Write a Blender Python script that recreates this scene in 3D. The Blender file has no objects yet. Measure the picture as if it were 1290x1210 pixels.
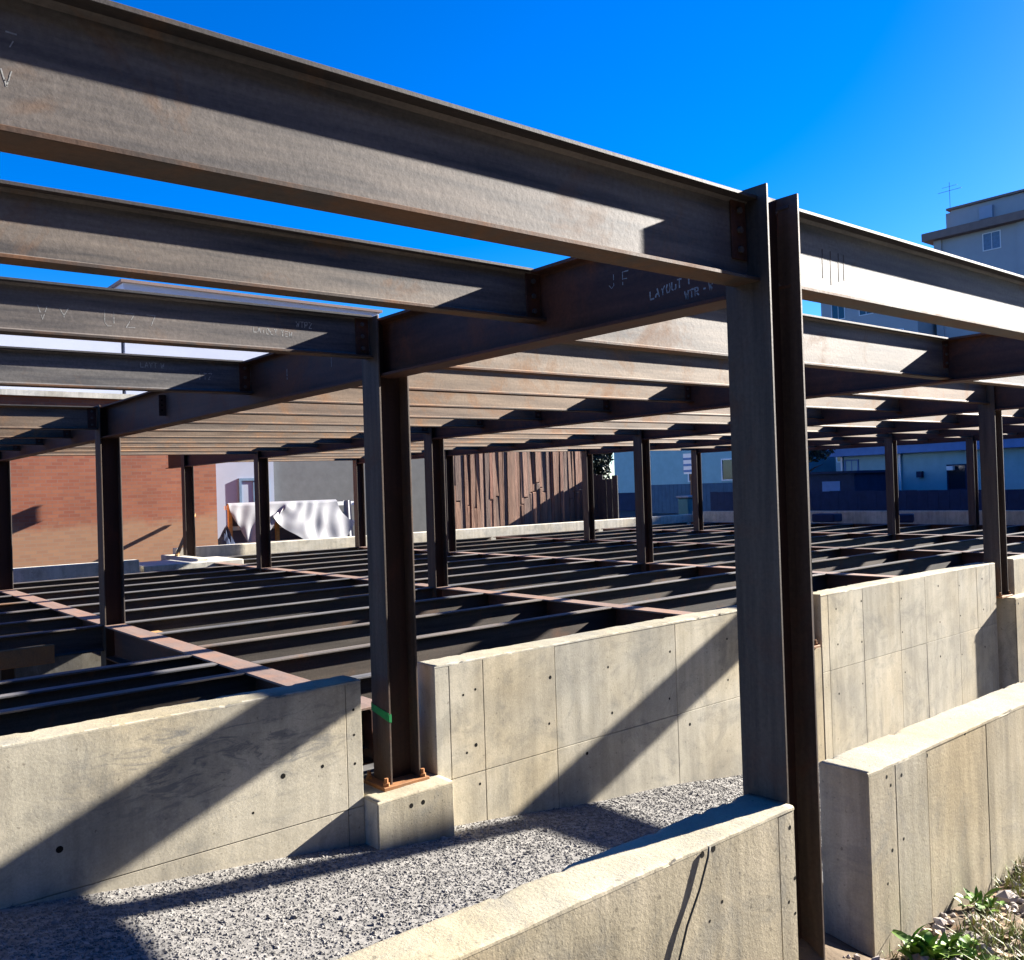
import bpy, bmesh, math, random
import numpy as np
from mathutils import Vector, Matrix, noise

random.seed(7)
RNG = np.random.default_rng(11)
S = bpy.context.scene
COL = S.collection
R = math.radians

# ------------------------------------------------------------------ camera, sky, sun, exposure
# world axes: +X runs along the joists (away to the right), +Y along the girders (away to the left),
# the eye of the photographer is the origin, Z up
def make_camera():
    yaw, pit, rol = R(50.016), R(0.604), R(-1.8235)
    fw = Vector((math.cos(yaw), math.sin(yaw), 0)); rt = Vector((math.sin(yaw), -math.cos(yaw), 0)); up = Vector((0, 0, 1))
    f2 = fw * math.cos(pit) + up * math.sin(pit); u2 = up * math.cos(pit) - fw * math.sin(pit)
    r3 = rt * math.cos(rol) + u2 * math.sin(rol); u3 = u2 * math.cos(rol) - rt * math.sin(rol)
    cam = bpy.data.cameras.new('camera')
    cam.sensor_fit = 'HORIZONTAL'; cam.sensor_width = 36.0
    cam.lens = 36.0 * 1124.89 / 1290.0
    cam.clip_start = 0.05; cam.clip_end = 3000
    o = bpy.data.objects.new('camera', cam); COL.objects.link(o)
    m = Matrix((r3, u3, -f2)).transposed().to_4x4()
    o.matrix_world = m
    S.camera = o
make_camera()

SUN = Vector((6.4, -1.0, 2.66)).normalized()          # towards the sun
ELEV = math.asin(SUN.z); AZ = math.atan2(SUN.x, SUN.y)
w = bpy.data.worlds.new('World'); S.world = w; w.use_nodes = True
nt = w.node_tree; nt.nodes.clear()
sky = nt.nodes.new('ShaderNodeTexSky'); sky.sky_type = 'NISHITA'; sky.sun_disc = False
sky.sun_elevation = ELEV; sky.sun_rotation = AZ; sky.altitude = 300; sky.air_density = 1.0; sky.dust_density = 0.3; sky.ozone_density = 6.0
hs = nt.nodes.new('ShaderNodeHueSaturation'); hs.inputs['Saturation'].default_value = 1.32; hs.inputs['Hue'].default_value = 0.516; hs.inputs['Value'].default_value = 0.92
bg = nt.nodes.new('ShaderNodeBackground'); bg.inputs['Strength'].default_value = 0.05
wo = nt.nodes.new('ShaderNodeOutputWorld')
nt.links.new(sky.outputs[0], hs.inputs['Color']); nt.links.new(hs.outputs[0], bg.inputs[0]); nt.links.new(bg.outputs[0], wo.inputs[0])
sl = bpy.data.lights.new('sun', 'SUN'); sl.energy = 5.0; sl.angle = R(0.53); sl.color = (1.0, 0.945, 0.86)
so = bpy.data.objects.new('sun', sl); COL.objects.link(so)
so.rotation_euler = SUN.to_track_quat('Z', 'Y').to_euler(); so.location = SUN * 60
S.view_settings.view_transform = 'Standard'; S.view_settings.look = 'None'; S.view_settings.gamma = 1.0
S.view_settings.use_curve_mapping = False
S.view_settings.exposure = 2.5
S.cycles.max_bounces = 8; S.cycles.diffuse_bounces = 4

# ------------------------------------------------------------------ measured layout (metres from the eye)
X1, LB = 2.828, 4.251
Y0, Y1, BY, Y4 = 1.906, 4.522, 5.581, 19.45
def LX(i): return X1 + (i - 1) * LB
ROW = [Y0, Y1, Y1 + BY, Y1 + 2 * BY, Y4]
SL = 0.0093
def rz(x): return SL * (x - X1)
DECK = -1.30
ZT, ZG = 1.0207, 0.682
CW = 0.187
CD = 0.206

# ------------------------------------------------------------------ material helpers
def new_mat(name):
    m = bpy.data.materials.new(name); m.use_nodes = True
    t = m.node_tree; t.nodes.clear()
    out = t.nodes.new('ShaderNodeOutputMaterial'); b = t.nodes.new('ShaderNodeBsdfPrincipled')
    t.links.new(b.outputs[0], out.inputs[0])
    return m, t, b
def N(t, typ, **kw):
    n = t.nodes.new(typ)
    for k, v in kw.items(): setattr(n, k, v)
    return n
def pos(t, scale=(1, 1, 1)):
    g = N(t, 'ShaderNodeNewGeometry'); mp = N(t, 'ShaderNodeMapping'); mp.inputs['Scale'].default_value = scale
    t.links.new(g.outputs['Position'], mp.inputs['Vector']); return mp.outputs[0]
def noi(t, vec, scale, detail=5, rough=0.6, dist=0.0):
    n = N(t, 'ShaderNodeTexNoise'); n.inputs['Scale'].default_value = scale; n.inputs['Detail'].default_value = detail
    n.inputs['Roughness'].default_value = rough; n.inputs['Distortion'].default_value = dist
    t.links.new(vec, n.inputs['Vector']); return n.outputs['Fac']
def ramp(t, fac, stops):
    r = N(t, 'ShaderNodeValToRGB'); e = r.color_ramp.elements
    while len(e) < len(stops): e.new(0.5)
    for k, (p, c) in enumerate(stops):
        e[k].position = p; e[k].color = (*c, 1) if len(c) == 3 else c
    t.links.new(fac, r.inputs[0]); return r.outputs[0]
def mix(t, fac, a, b, mode='MIX'):
    m = N(t, 'ShaderNodeMix', data_type='RGBA', blend_type=mode)
    for sock, v in ((m.inputs[0], fac), (m.inputs[6], a), (m.inputs[7], b)):
        if isinstance(v, (int, float)): sock.default_value = v
        elif isinstance(v, tuple): sock.default_value = (*v, 1) if len(v) == 3 else v
        else: t.links.new(v, sock)
    return m.outputs[2]
def bump(t, b, h, strength=0.3, dist=0.01):
    n = N(t, 'ShaderNodeBump'); n.inputs['Strength'].default_value = strength; n.inputs['Distance'].default_value = dist
    t.links.new(h, n.inputs['Height']); t.links.new(n.outputs[0], b.inputs['Normal'])
def g3(v): return (v, v, v)

def steel(name, stretch, rust=0.5, base=((.034, .040, .053), (.215, .205, .192)), rcol=(.18, .105, .055), metal=.24):
    m, t, b = new_mat(name)
    v = pos(t, stretch); u = pos(t)
    rnd = N(t, 'ShaderNodeObjectInfo').outputs['Random']
    c = ramp(t, noi(t, v, 3.0, 8, .65), [(.28, base[0]), (.72, base[1])])
    spots = ramp(t, noi(t, u, 2.2, 6, .7, .6), [(.60 - .16 * rust, g3(0)), (.80 - .16 * rust, g3(1))])
    c = mix(t, spots, c, rcol)
    fine = ramp(t, noi(t, u, 60, 4, .7), [(.3, g3(.72)), (.7, g3(1.15))])
    c = mix(t, .8, c, fine, 'MULTIPLY')
    tint = ramp(t, rnd, [(0, (1.02, .90, .79)), (.3, (.92, .92, .94)), (.55, (1.12, .93, .76)), (.8, (1.02, .89, .82)), (1, (.97, .95, .94))])
    c = mix(t, .8, c, tint, 'MULTIPLY')
    t.links.new(c, b.inputs['Base Color'])
    t.links.new(mix(t, spots, g3(metal), g3(.1)), b.inputs['Metallic']); t.links.new(mix(t, spots, g3(.64), g3(.8)), b.inputs['Roughness']); b.inputs['Specular IOR Level'].default_value = 0.4
    bump(t, b, noi(t, u, 45, 6, .7), .18, .004)
    return m
M = {}
M['steel_x'] = steel('mill_scale_steel_joist', (.35, 5, 5), .2)
M['steel_y'] = steel('mill_scale_steel_girder', (5, .35, 5), .8, ((.040, .020, .016), (.105, .050, .036)), (.13, .048, .025), .3)
M['steel_z'] = steel('mill_scale_steel_column', (6, 6, .35), .5, ((.032, .027, .024), (.105, .086, .072)), (.09, .05, .032), .3)
M['steel_web'] = steel('shade_dark_red_web', (6, 6, .35), .4, ((.022, .013, .011), (.05, .028, .022)), (.07, .03, .02), .2)  # dark red web, darkened further to paint in the flanges' shade
M['steel_deck'] = steel('dark_deck_steel', (.35, 5, 5), .35, ((.045, .041, .039), (.12, .11, .10)), (.15, .08, .045), .5)  # darker copy of the joist steel, puts the floor joists' shade in colour
M['flange_dark'] = steel('shade_dark_flange', (.35, 5, 5), .1, ((.022, .026, .036), (.075, .07, .07)), (.10, .06, .035), .2)  # dark steel copy that paints shade onto the roof joists' top flanges
M['steel_warm'] = steel('warm_tan_joist_steel', (.35, 5, 5), .5, ((.085, .066, .052), (.27, .215, .16)), (.27, .145, .06), .4)
M['flange_rust'] = steel('rusty_flange_steel', (.35, 5, 5), 1.0, ((.036, .028, .026), (.07, .053, .044)), (.15, .07, .03), .2)  # rusty bottom flanges, also darkened to paint in underside shade
M['flange_pink'] = steel('brown_primer_flange', (5, .35, 5), .8, ((.17, .125, .105), (.27, .20, .165)), (.26, .14, .09))
M['plate_rust'] = steel('orange_rust_plate', (3, 3, 3), 1.2, ((.16, .085, .04), (.28, .15, .065)), (.30, .14, .05), .1)

def concrete(name, base=(.46, .425, .345), dark=(.30, .28, .235), light=(.56, .525, .44), streak=True, bumpd=.0025, st_lo=.72):
    m, t, b = new_mat(name)
    u = pos(t); vs = pos(t, (7, 7, .5))
    c = ramp(t, noi(t, u, 1.3, 8, .65, .4), [(.3, dark), (.5, base), (.72, light)])
    if streak:
        st = ramp(t, noi(t, vs, 1.6, 6, .6), [(.30, g3(st_lo)), (.62, g3(1.08))])
        c = mix(t, .75, c, st, 'MULTIPLY')
    blot = ramp(t, noi(t, u, 2.6, 7, .75, 1.6), [(.50, g3(0)), (.66, g3(1))])
    c = mix(t, mix(t, .45, g3(0), blot), c, (.17, .175, .17))
    warm = ramp(t, noi(t, u, .9, 4, .5), [(.45, (1, 1, 1)), (.7, (1.08, .98, .80))])
    c = mix(t, .8, c, warm, 'MULTIPLY')
    fine = ramp(t, noi(t, u, 120, 3, .7), [(.3, g3(.84)), (.7, g3(1.12))])
    c = mix(t, .8, c, fine, 'MULTIPLY')
    pits = ramp(t, noi(t, u, 38, 2, .5), [(.27, g3(.45)), (.33, g3(1))])
    c = mix(t, .7, c, pits, 'MULTIPLY')
    rnd = N(t, 'ShaderNodeObjectInfo').outputs['Random']
    c = mix(t, 1.0, c, ramp(t, rnd, [(0, (.88, .89, .90)), (.35, (1.02, .99, .93)), (.7, (.95, .95, .94)), (1, (1.07, 1.05, 1.0))]), 'MULTIPLY')
    t.links.new(c, b.inputs['Base Color'])
    b.inputs['Roughness'].default_value = .9; b.inputs['Specular IOR Level'].default_value = .25
    a = N(t, 'ShaderNodeMath', operation='ADD')
    t.links.new(noi(t, u, 9, 8, .7), a.inputs[0]); t.links.new(noi(t, u, 80, 4, .7), a.inputs[1])
    bump(t, b, a.outputs[0], .35, bumpd)
    return m
M['conc'] = concrete('form_cast_concrete')
M['conc_smear'] = concrete('smeared_concrete')
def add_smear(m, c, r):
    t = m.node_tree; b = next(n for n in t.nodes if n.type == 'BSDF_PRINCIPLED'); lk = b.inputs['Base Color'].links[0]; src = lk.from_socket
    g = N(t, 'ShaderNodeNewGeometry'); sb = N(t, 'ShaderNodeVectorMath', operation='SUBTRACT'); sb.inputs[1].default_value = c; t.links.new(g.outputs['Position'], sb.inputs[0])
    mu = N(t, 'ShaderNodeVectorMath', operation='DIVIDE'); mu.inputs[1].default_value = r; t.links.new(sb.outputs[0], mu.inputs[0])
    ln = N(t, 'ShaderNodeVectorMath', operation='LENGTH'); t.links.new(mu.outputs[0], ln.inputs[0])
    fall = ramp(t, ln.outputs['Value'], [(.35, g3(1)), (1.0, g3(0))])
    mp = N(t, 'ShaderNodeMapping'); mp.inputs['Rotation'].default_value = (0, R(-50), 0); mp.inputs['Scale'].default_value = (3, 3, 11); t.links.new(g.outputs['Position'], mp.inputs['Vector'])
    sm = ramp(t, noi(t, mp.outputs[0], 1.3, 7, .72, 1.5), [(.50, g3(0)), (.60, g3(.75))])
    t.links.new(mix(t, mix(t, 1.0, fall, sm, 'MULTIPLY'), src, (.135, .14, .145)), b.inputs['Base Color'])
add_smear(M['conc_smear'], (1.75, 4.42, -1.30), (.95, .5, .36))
M['conc_front'] = concrete('front_wall_concrete', (.39, .345, .255), (.23, .205, .155), (.50, .445, .345), True, .004, .52)
M['conc_top'] = concrete('rough_trowelled_concrete', (.31, .28, .205), (.19, .17, .12), (.42, .38, .29), False, .009)
M['conc_dark'] = concrete('basement_concrete', (.085, .08, .075), (.05, .05, .047), (.12, .115, .105))  # base colours lowered to put the pit's shade into the concrete
M['conc_white'] = concrete('pale_kerb_concrete', (.52, .50, .44), (.36, .35, .30), (.62, .60, .55))

def plain(name, col, rough=.8, var=.25, scale=6, spec=.3, bumps=0.0, stretch=(1, 1, 1)):
    m, t, b = new_mat(name)
    u = pos(t, stretch)
    f = ramp(t, noi(t, u, scale, 6, .65), [(.25, g3(1 - var)), (.75, g3(1 + var))])
    t.links.new(mix(t, 1.0, col, f, 'MULTIPLY'), b.inputs['Base Color'])
    b.inputs['Roughness'].default_value = rough; b.inputs['Specular IOR Level'].default_value = spec
    if bumps: bump(t, b, noi(t, u, scale * 4, 5, .6), bumps, .01)
    return m
M['black'] = plain('dark_hole', (.012, .011, .01), .95, .2, 20, .1)
M['chalk'] = plain('white_chalk', (.34, .34, .33), .95, .35, 90, .1)
M['green'] = plain('green_tape', (.015, .20, .06), .5, .2, 20)
M['wire'] = plain('grey_wire', (.075, .07, .055), .6, .3, 30)
M['bolt'] = plain('dark_bolt', (.07, .06, .055), .6, .2, 50, .5)
M['timber'] = plain('raw_timber', (.36, .20, .08), .8, .35, 3, .2, .2, (1, 8, 8))
M['tarp'] = plain('white_tarpaulin', (.26, .26, .275), .55, .12, 3, .4, .05)
M['tarp_blue'] = plain('blue_tarpaulin', (.10, .17, .26), .5, .25, 5, .4)
M['purple_sheet'] = plain('purple_grey_sheet', (.09, .085, .14), .6, .3, 3)
M['render_white'] = plain('white_painted_render', (.30, .34, .42), .85, .06, 2)
M['render_pale'] = plain('pale_rendered_wall', (.42, .45, .54), .85, .07, .6)
M['render_grey'] = plain('grey_blockwork', (.115, .12, .125), .9, .15, 4)
M['teal'] = plain('blue_green_siding', (.22, .39, .43), .8, .12, 2)
M['blue_roof'] = plain('blue_eave_board', (.10, .20, .40), .7, .15, 3)
M['fence_blue'] = plain('dark_blue_fence_boards', (.035, .085, .15), .8, .2, 3)
M['navy'] = plain('dark_navy_boards', (.010, .022, .06), .8, .3, 4)
M['glass'] = plain('dark_window_glass', (.015, .02, .03), .08, .1, 3, .6)
M['white'] = plain('white_trim', (.72, .72, .72), .6, .05, 10)
M['bin'] = plain('teal_bin_plastic', (.03, .15, .17), .5, .15, 5)
M['apt'] = plain('apartment_wall', (.33, .34, .355), .85, .06, .7)
M['apt_roof'] = plain('apartment_roof_edge', (.20, .14, .12), .8, .15, 2)
M['soil'] = plain('dry_soil', (.11, .082, .055), .95, .45, 9, .1, .6)
M['sky_blocker'] = plain('sky_blocker_slate', (.03, .036, .048), .9, .2, 2)  # dark grey for the added sky-blocking frontage
M['street'] = plain('dark_worn_asphalt', (.06, .056, .05), .95, .35, 2, .1, .4)
M['stone'] = plain('field_stone', (.30, .26, .23), .9, .35, 14, .2, .4)
M['bark'] = plain('dark_bark', (.06, .045, .035), .95, .4, 12, .1, .6, (6, 6, 1))

def leaf_mat(name, a, b_):
    m, t, b = new_mat(name)
    rnd = noi(t, pos(t), 9, 3, .6)
    t.links.new(ramp(t, rnd, [(.3, a), (.7, b_)]), b.inputs['Base Color'])
    b.inputs['Roughness'].default_value = .55; b.inputs['Specular IOR Level'].default_value = .3
    try:
        b.inputs['Transmission Weight'].default_value = 0.0
        b.inputs['Subsurface Weight'].default_value = 0.0
    except KeyError: pass
    return m
M['leaf'] = leaf_mat('fresh_leaf', (.07, .17, .012), (.20, .31, .035))
M['grass'] = leaf_mat('lawn_grass', (.10, .16, .025), (.30, .28, .09))
M['dry'] = leaf_mat('dry_leaf', (.20, .12, .06), (.40, .27, .16))
M['dark_leaf'] = leaf_mat('dark_foliage', (.012, .02, .014), (.04, .055, .03))

def brick_mat():
    m, t, b = new_mat('red_brick_courses')
    g = N(t, 'ShaderNodeNewGeometry'); sp = N(t, 'ShaderNodeSeparateXYZ'); cb = N(t, 'ShaderNodeCombineXYZ')
    t.links.new(g.outputs['Position'], sp.inputs[0])
    ad = N(t, 'ShaderNodeMath', operation='ADD'); t.links.new(sp.outputs[0], ad.inputs[0]); t.links.new(sp.outputs[1], ad.inputs[1])
    t.links.new(ad.outputs[0], cb.inputs[0]); t.links.new(sp.outputs[2], cb.inputs[1])
    br = N(t, 'ShaderNodeTexBrick'); br.inputs['Scale'].default_value = 1.0
    br.inputs['Brick Width'].default_value = .22; br.inputs['Row Height'].default_value = .075; br.inputs['Mortar Size'].default_value = .008
    br.inputs['Color1'].default_value = (.24, .068, .034, 1); br.inputs['Color2'].default_value = (.31, .105, .05, 1); br.inputs['Mortar'].default_value = (.23, .105, .07, 1)
    t.links.new(cb.outputs[0], br.inputs['Vector'])
    u = pos(t)
    c = mix(t, .7, br.outputs['Color'], ramp(t, noi(t, u, 1.2, 6, .65), [(.3, g3(.75)), (.7, g3(1.2))]), 'MULTIPLY')
    mr = N(t, 'ShaderNodeMapRange'); mr.inputs['From Min'].default_value = -.58; mr.inputs['From Max'].default_value = -.32
    mr.inputs['To Min'].default_value = .75; mr.inputs['To Max'].default_value = 0
    wob = N(t, 'ShaderNodeMath', operation='MULTIPLY_ADD'); wob.inputs[1].default_value = .9; 
    t.links.new(noi(t, u, 1.6, 5, .6), wob.inputs[0]); t.links.new(sp.outputs[2], wob.inputs[2])
    wob2 = N(t, 'ShaderNodeMath', operation='SUBTRACT'); wob2.inputs[1].default_value = .45; t.links.new(wob.outputs[0], wob2.inputs[0])
    t.links.new(wob2.outputs[0], mr.inputs[0])
    c = mix(t, mr.outputs[0], c, mix(t, .5, (.30, .23, .14), mix(t, 1.0, br.outputs['Color'], (1.3, 1.6, 1.5), 'MULTIPLY')))       # old plaster and dirt on the lower courses
    t.links.new(c, b.inputs['Base Color']); b.inputs['Roughness'].default_value = .9
    bump(t, b, br.outputs['Fac'], -.3, .01)
    return m
M['brick'] = brick_mat()

def plank_mat(name, stops):
    m, t, b = new_mat(name)
    u = pos(t, (9, 9, .7))
    rnd = N(t, 'ShaderNodeObjectInfo').outputs['Random']
    c = ramp(t, rnd, stops)
    c = mix(t, .85, c, ramp(t, noi(t, u, 1.6, 8, .7), [(.28, g3(.3)), (.66, g3(1.3))]), 'MULTIPLY')
    t.links.new(c, b.inputs['Base Color']); b.inputs['Roughness'].default_value = .85
    bump(t, b, noi(t, u, 4, 6, .7), .5, .02)
    return m
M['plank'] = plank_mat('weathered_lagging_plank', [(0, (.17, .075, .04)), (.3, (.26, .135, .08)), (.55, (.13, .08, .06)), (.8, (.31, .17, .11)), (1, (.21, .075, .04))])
M['plank_dark'] = plank_mat('shade_dark_plank', [(0, (.018, .016, .018)), (1, (.035, .028, .026))])  # dark copy of the plank colours, paints the return's shade in

def gravel_mat():
    m, t, b = new_mat('crushed_grey_gravel')
    vo = N(t, 'ShaderNodeTexVoronoi'); vo.inputs['Scale'].default_value = 42
    t.links.new(pos(t), vo.inputs['Vector'])
    sp = N(t, 'ShaderNodeSeparateColor'); t.links.new(vo.outputs['Color'], sp.inputs[0])
    c = ramp(t, sp.outputs[0], [(0, (.10, .095, .088)), (.4, (.135, .127, .117)), (.75, (.165, .156, .143)), (1, (.215, .203, .185))])
    t.links.new(c, b.inputs['Base Color']); b.inputs['Roughness'].default_value = .9
    bump(t, b, noi(t, pos(t), 70, 4, .7), .4, .01)
    return m
M['gravel'] = gravel_mat()

# ------------------------------------------------------------------ mesh helpers
def tag(o, label=None, cat=None, group=None, kind=None):
    if label: o['label'] = label
    if cat: o['category'] = cat
    if group: o['group'] = group
    if kind: o['kind'] = kind
    return o
def empty(name, loc=(0, 0, 0), label=None, cat=None, group=None):
    o = bpy.data.objects.new(name, None); COL.objects.link(o); o.location = loc; o.empty_display_size = .1
    return tag(o, label, cat, group)
def link(name, mesh, parent=None, loc=(0, 0, 0), rot=(0, 0, 0)):
    o = bpy.data.objects.new(name, mesh); COL.objects.link(o); o.location = loc; o.rotation_euler = rot
    if parent: o.parent = parent
    return o
class MB:
    def __init__(s): s.v = []; s.f = []
    def add(s, vs, fs):
        b = len(s.v); s.v += [tuple(q) for q in vs]; s.f += [tuple(b + i for i in f) for f in fs]; return s
    def box(s, a, b):
        (x0, y0, z0), (x1, y1, z1) = a, b
        return s.add([(x0, y0, z0), (x1, y0, z0), (x1, y1, z0), (x0, y1, z0), (x0, y0, z1), (x1, y0, z1), (x1, y1, z1), (x0, y1, z1)],
                     [(0, 3, 2, 1), (4, 5, 6, 7), (0, 1, 5, 4), (1, 2, 6, 5), (2, 3, 7, 6), (3, 0, 4, 7)])
    def chbox(s, a, b, c=.003):
        # box whose twelve edges are chamfered
        (x0, y0, z0), (x1, y1, z1) = a, b
        bm = bmesh.new(); bmesh.ops.create_cube(bm, size=1)
        for v in bm.verts: v.co = Vector(((x0 + x1) / 2 + v.co.x * (x1 - x0), (y0 + y1) / 2 + v.co.y * (y1 - y0), (z0 + z1) / 2 + v.co.z * (z1 - z0)))
        bmesh.ops.bevel(bm, geom=list(bm.edges), offset=c, segments=1, affect='EDGES')
        bm.verts.index_update()
        s.add([v.co for v in bm.verts], [[v.index for v in f.verts] for f in bm.faces]); bm.free(); return s
    def extrude_x(s, prof, x0, x1):
        n = len(prof)
        vs = [(x0, y, z) for y, z in prof] + [(x1, y, z) for y, z in prof]
        fs = [(i, (i + 1) % n, n + (i + 1) % n, n + i) for i in range(n)] + [tuple(range(n))[::-1], tuple(range(n, 2 * n))]
        return s.add(vs, fs)
    def tube(s, pts, r, n=6):
        pts = [Vector(p) for p in pts]; rings = []
        for i, p in enumerate(pts):
            d = (pts[min(i + 1, len(pts) - 1)] - pts[max(i - 1, 0)]).normalized()
            a = d.orthogonal().normalized() if i == 0 else (rings[-1][1] - d * rings[-1][1].dot(d)).normalized()
            rings.append((p, a, d))
        vs = []
        for i, (p, a, d) in enumerate(rings):
            rr = r[i] if isinstance(r, (list, tuple)) else r
            bb = d.cross(a)
            for k in range(n):
                t = 2 * math.pi * k / n; vs.append(p + (a * math.cos(t) + bb * math.sin(t)) * rr)
        fs = []
        for i in range(len(pts) - 1):
            for k in range(n):
                fs.append((i * n + k, i * n + (k + 1) % n, (i + 1) * n + (k + 1) % n, (i + 1) * n + k))
        fs += [tuple(range(n))[::-1], tuple((len(pts) - 1) * n + k for k in range(n))]
        return s.add(vs, fs)
    def disc(s, c, axis, r, h, n=10):
        c = Vector(c); ax = Vector(axis)
        return s.tube([c, c + ax * h], r, n)
    def mesh(s, name, mat, smooth=False):
        me = bpy.data.meshes.new(name); me.from_pydata(s.v, [], s.f); me.materials.append(mat)
        me.validate(); me.update()
        bm = bmesh.new(); bm.from_mesh(me); bmesh.ops.recalc_face_normals(bm, faces=bm.faces); bm.to_mesh(me); bm.free()
        if smooth: me.polygons.foreach_set('use_smooth', [True] * len(me.polygons))
        return me
    def build(s, name, mat, parent=None, loc=(0, 0, 0), rot=(0, 0, 0), smooth=False):
        return link(name, s.mesh(name, mat, smooth), parent, loc, rot)

# ------------------------------------------------------------------ ground and the pit
def zstreet(x): return -1.75 - .05 * min(max(x, 0), 10)
def zgravel(x, y): return -1.64 - .122 * min(max(x, -1.5), 9) + .06 * noise.noise(Vector((x * .9, y * 1.2, 3))) * .6
PX0, PX1, PYF, PYB = -9.0, 25.15, 4.62, 17.95
def make_ground():
    xs = [-900, -200, -60, -20, PX0, -3, -1, 0, 1, 2, 3, 4, 5, 6, 8, 10, 14, 20, PX1, 30, 40, 60, 120, 300, 900]
    ys = [-900, -200, -60, -20, -6, -3, -1, 0, .6, 1.2, 1.82, 2.02, 3, PYF, PYB, 20.2, 30, 60, 120, 300, 900]
    vs, fs = [], []
    for y in ys:
        for x in xs:
            z = zstreet(x)
            if y > 1.9 and y <= PYF and PX0 <= x <= PX1: z = -1.9 - .122 * min(max(x, -1.5), 9)
            if y >= PYB: z = -1.5
            elif x >= PX1 and y > PYF: z = -2.1
            vs.append((x, y, z))
    nx = len(xs)
    for j in range(len(ys) - 1):
        for i in range(nx - 1):
            cx, cy = (xs[i] + xs[i + 1]) / 2, (ys[j] + ys[j + 1]) / 2
            if PX0 < cx < PX1 and PYF < cy < PYB: continue
            if 7.1 < cx < PX1 and PYB < cy < 20.2 and xs[i] >= 8: continue
            fs.append((j * nx + i, j * nx + i + 1, (j + 1) * nx + i + 1, (j + 1) * nx + i))
    o = MB().add(vs, fs).build('ground', M['street']); tag(o, kind='structure')
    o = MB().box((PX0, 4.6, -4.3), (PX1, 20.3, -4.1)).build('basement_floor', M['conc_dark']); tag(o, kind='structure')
make_ground()

def grid_mesh(xs, ys, zf):
    vs = [(x, y, zf(x, y)) for y in ys for x in xs]; n = len(xs)
    fs = [(j * n + i, j * n + i + 1, (j + 1) * n + i + 1, (j + 1) * n + i) for j in range(len(ys) - 1) for i in range(n - 1)]
    return MB().add(vs, fs)
tag(grid_mesh(np.linspace(-2.5, 11, 90), np.linspace(2.0, 4.43, 22), zgravel).build('gravel_bed', M['gravel'], smooth=True), kind='structure')

ICO = None
def ico():
    global ICO
    if ICO is None:
        bm = bmesh.new(); bmesh.ops.create_icosphere(bm, subdivisions=1, radius=1); bm.verts.index_update()
        ICO = (np.array([v.co[:] for v in bm.verts]), np.array([[v.index for v in f.verts] for f in bm.faces])); bm.free()
    return ICO
def stones(P, sizes, name, mat, kind='stuff'):
    V, F = ico(); n = len(P)
    sc = RNG.uniform(.55, 1.25, (n, 1, 3)) * sizes[:, None, None]
    jit = RNG.uniform(.75, 1.2, (n, len(V), 1))
    sc[..., 2] *= .75; vv = V[None] * jit * sc
    a = RNG.uniform(0, 6.28, n); b = RNG.uniform(0, 3.1, n)
    ca, sa, cb, sb = np.cos(a), np.sin(a), np.cos(b), np.sin(b)
    x, y, z = vv[..., 0], vv[..., 1], vv[..., 2]
    y, z = y * cb[:, None] - z * sb[:, None], y * sb[:, None] + z * cb[:, None]
    x, y = x * ca[:, None] - y * sa[:, None], x * sa[:, None] + y * ca[:, None]
    vv = np.stack([x, y, z], -1) + P[:, None, :]
    ff = (F[None] + (np.arange(n) * len(V))[:, None, None]).reshape(-1, 3)
    me = bpy.data.meshes.new(name); me.from_pydata(vv.reshape(-1, 3).tolist(), [], ff.tolist()); me.materials.append(mat)
    o = link(name, me); tag(o, kind=kind); return o
def gravel():
    n = 72000
    x = RNG.uniform(.2, 7.2, n); y = RNG.uniform(2.75, 4.45, n)
    s = RNG.gamma(3, .0013, n) + .002
    z = np.array([zgravel(a, b) for a, b in zip(x, y)]) - s * .05
    s[:260] *= 1.7
    keep = ~((x > 2.52) & (x < 3.08) & (y > 4.26)) & (y < 4.425 - s)
    o = stones(np.stack([x, y, z], -1)[keep], s[keep], 'gravel', M['gravel'])
    o['label'] = 'loose grey crushed gravel between the two concrete walls'
gravel()

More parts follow.
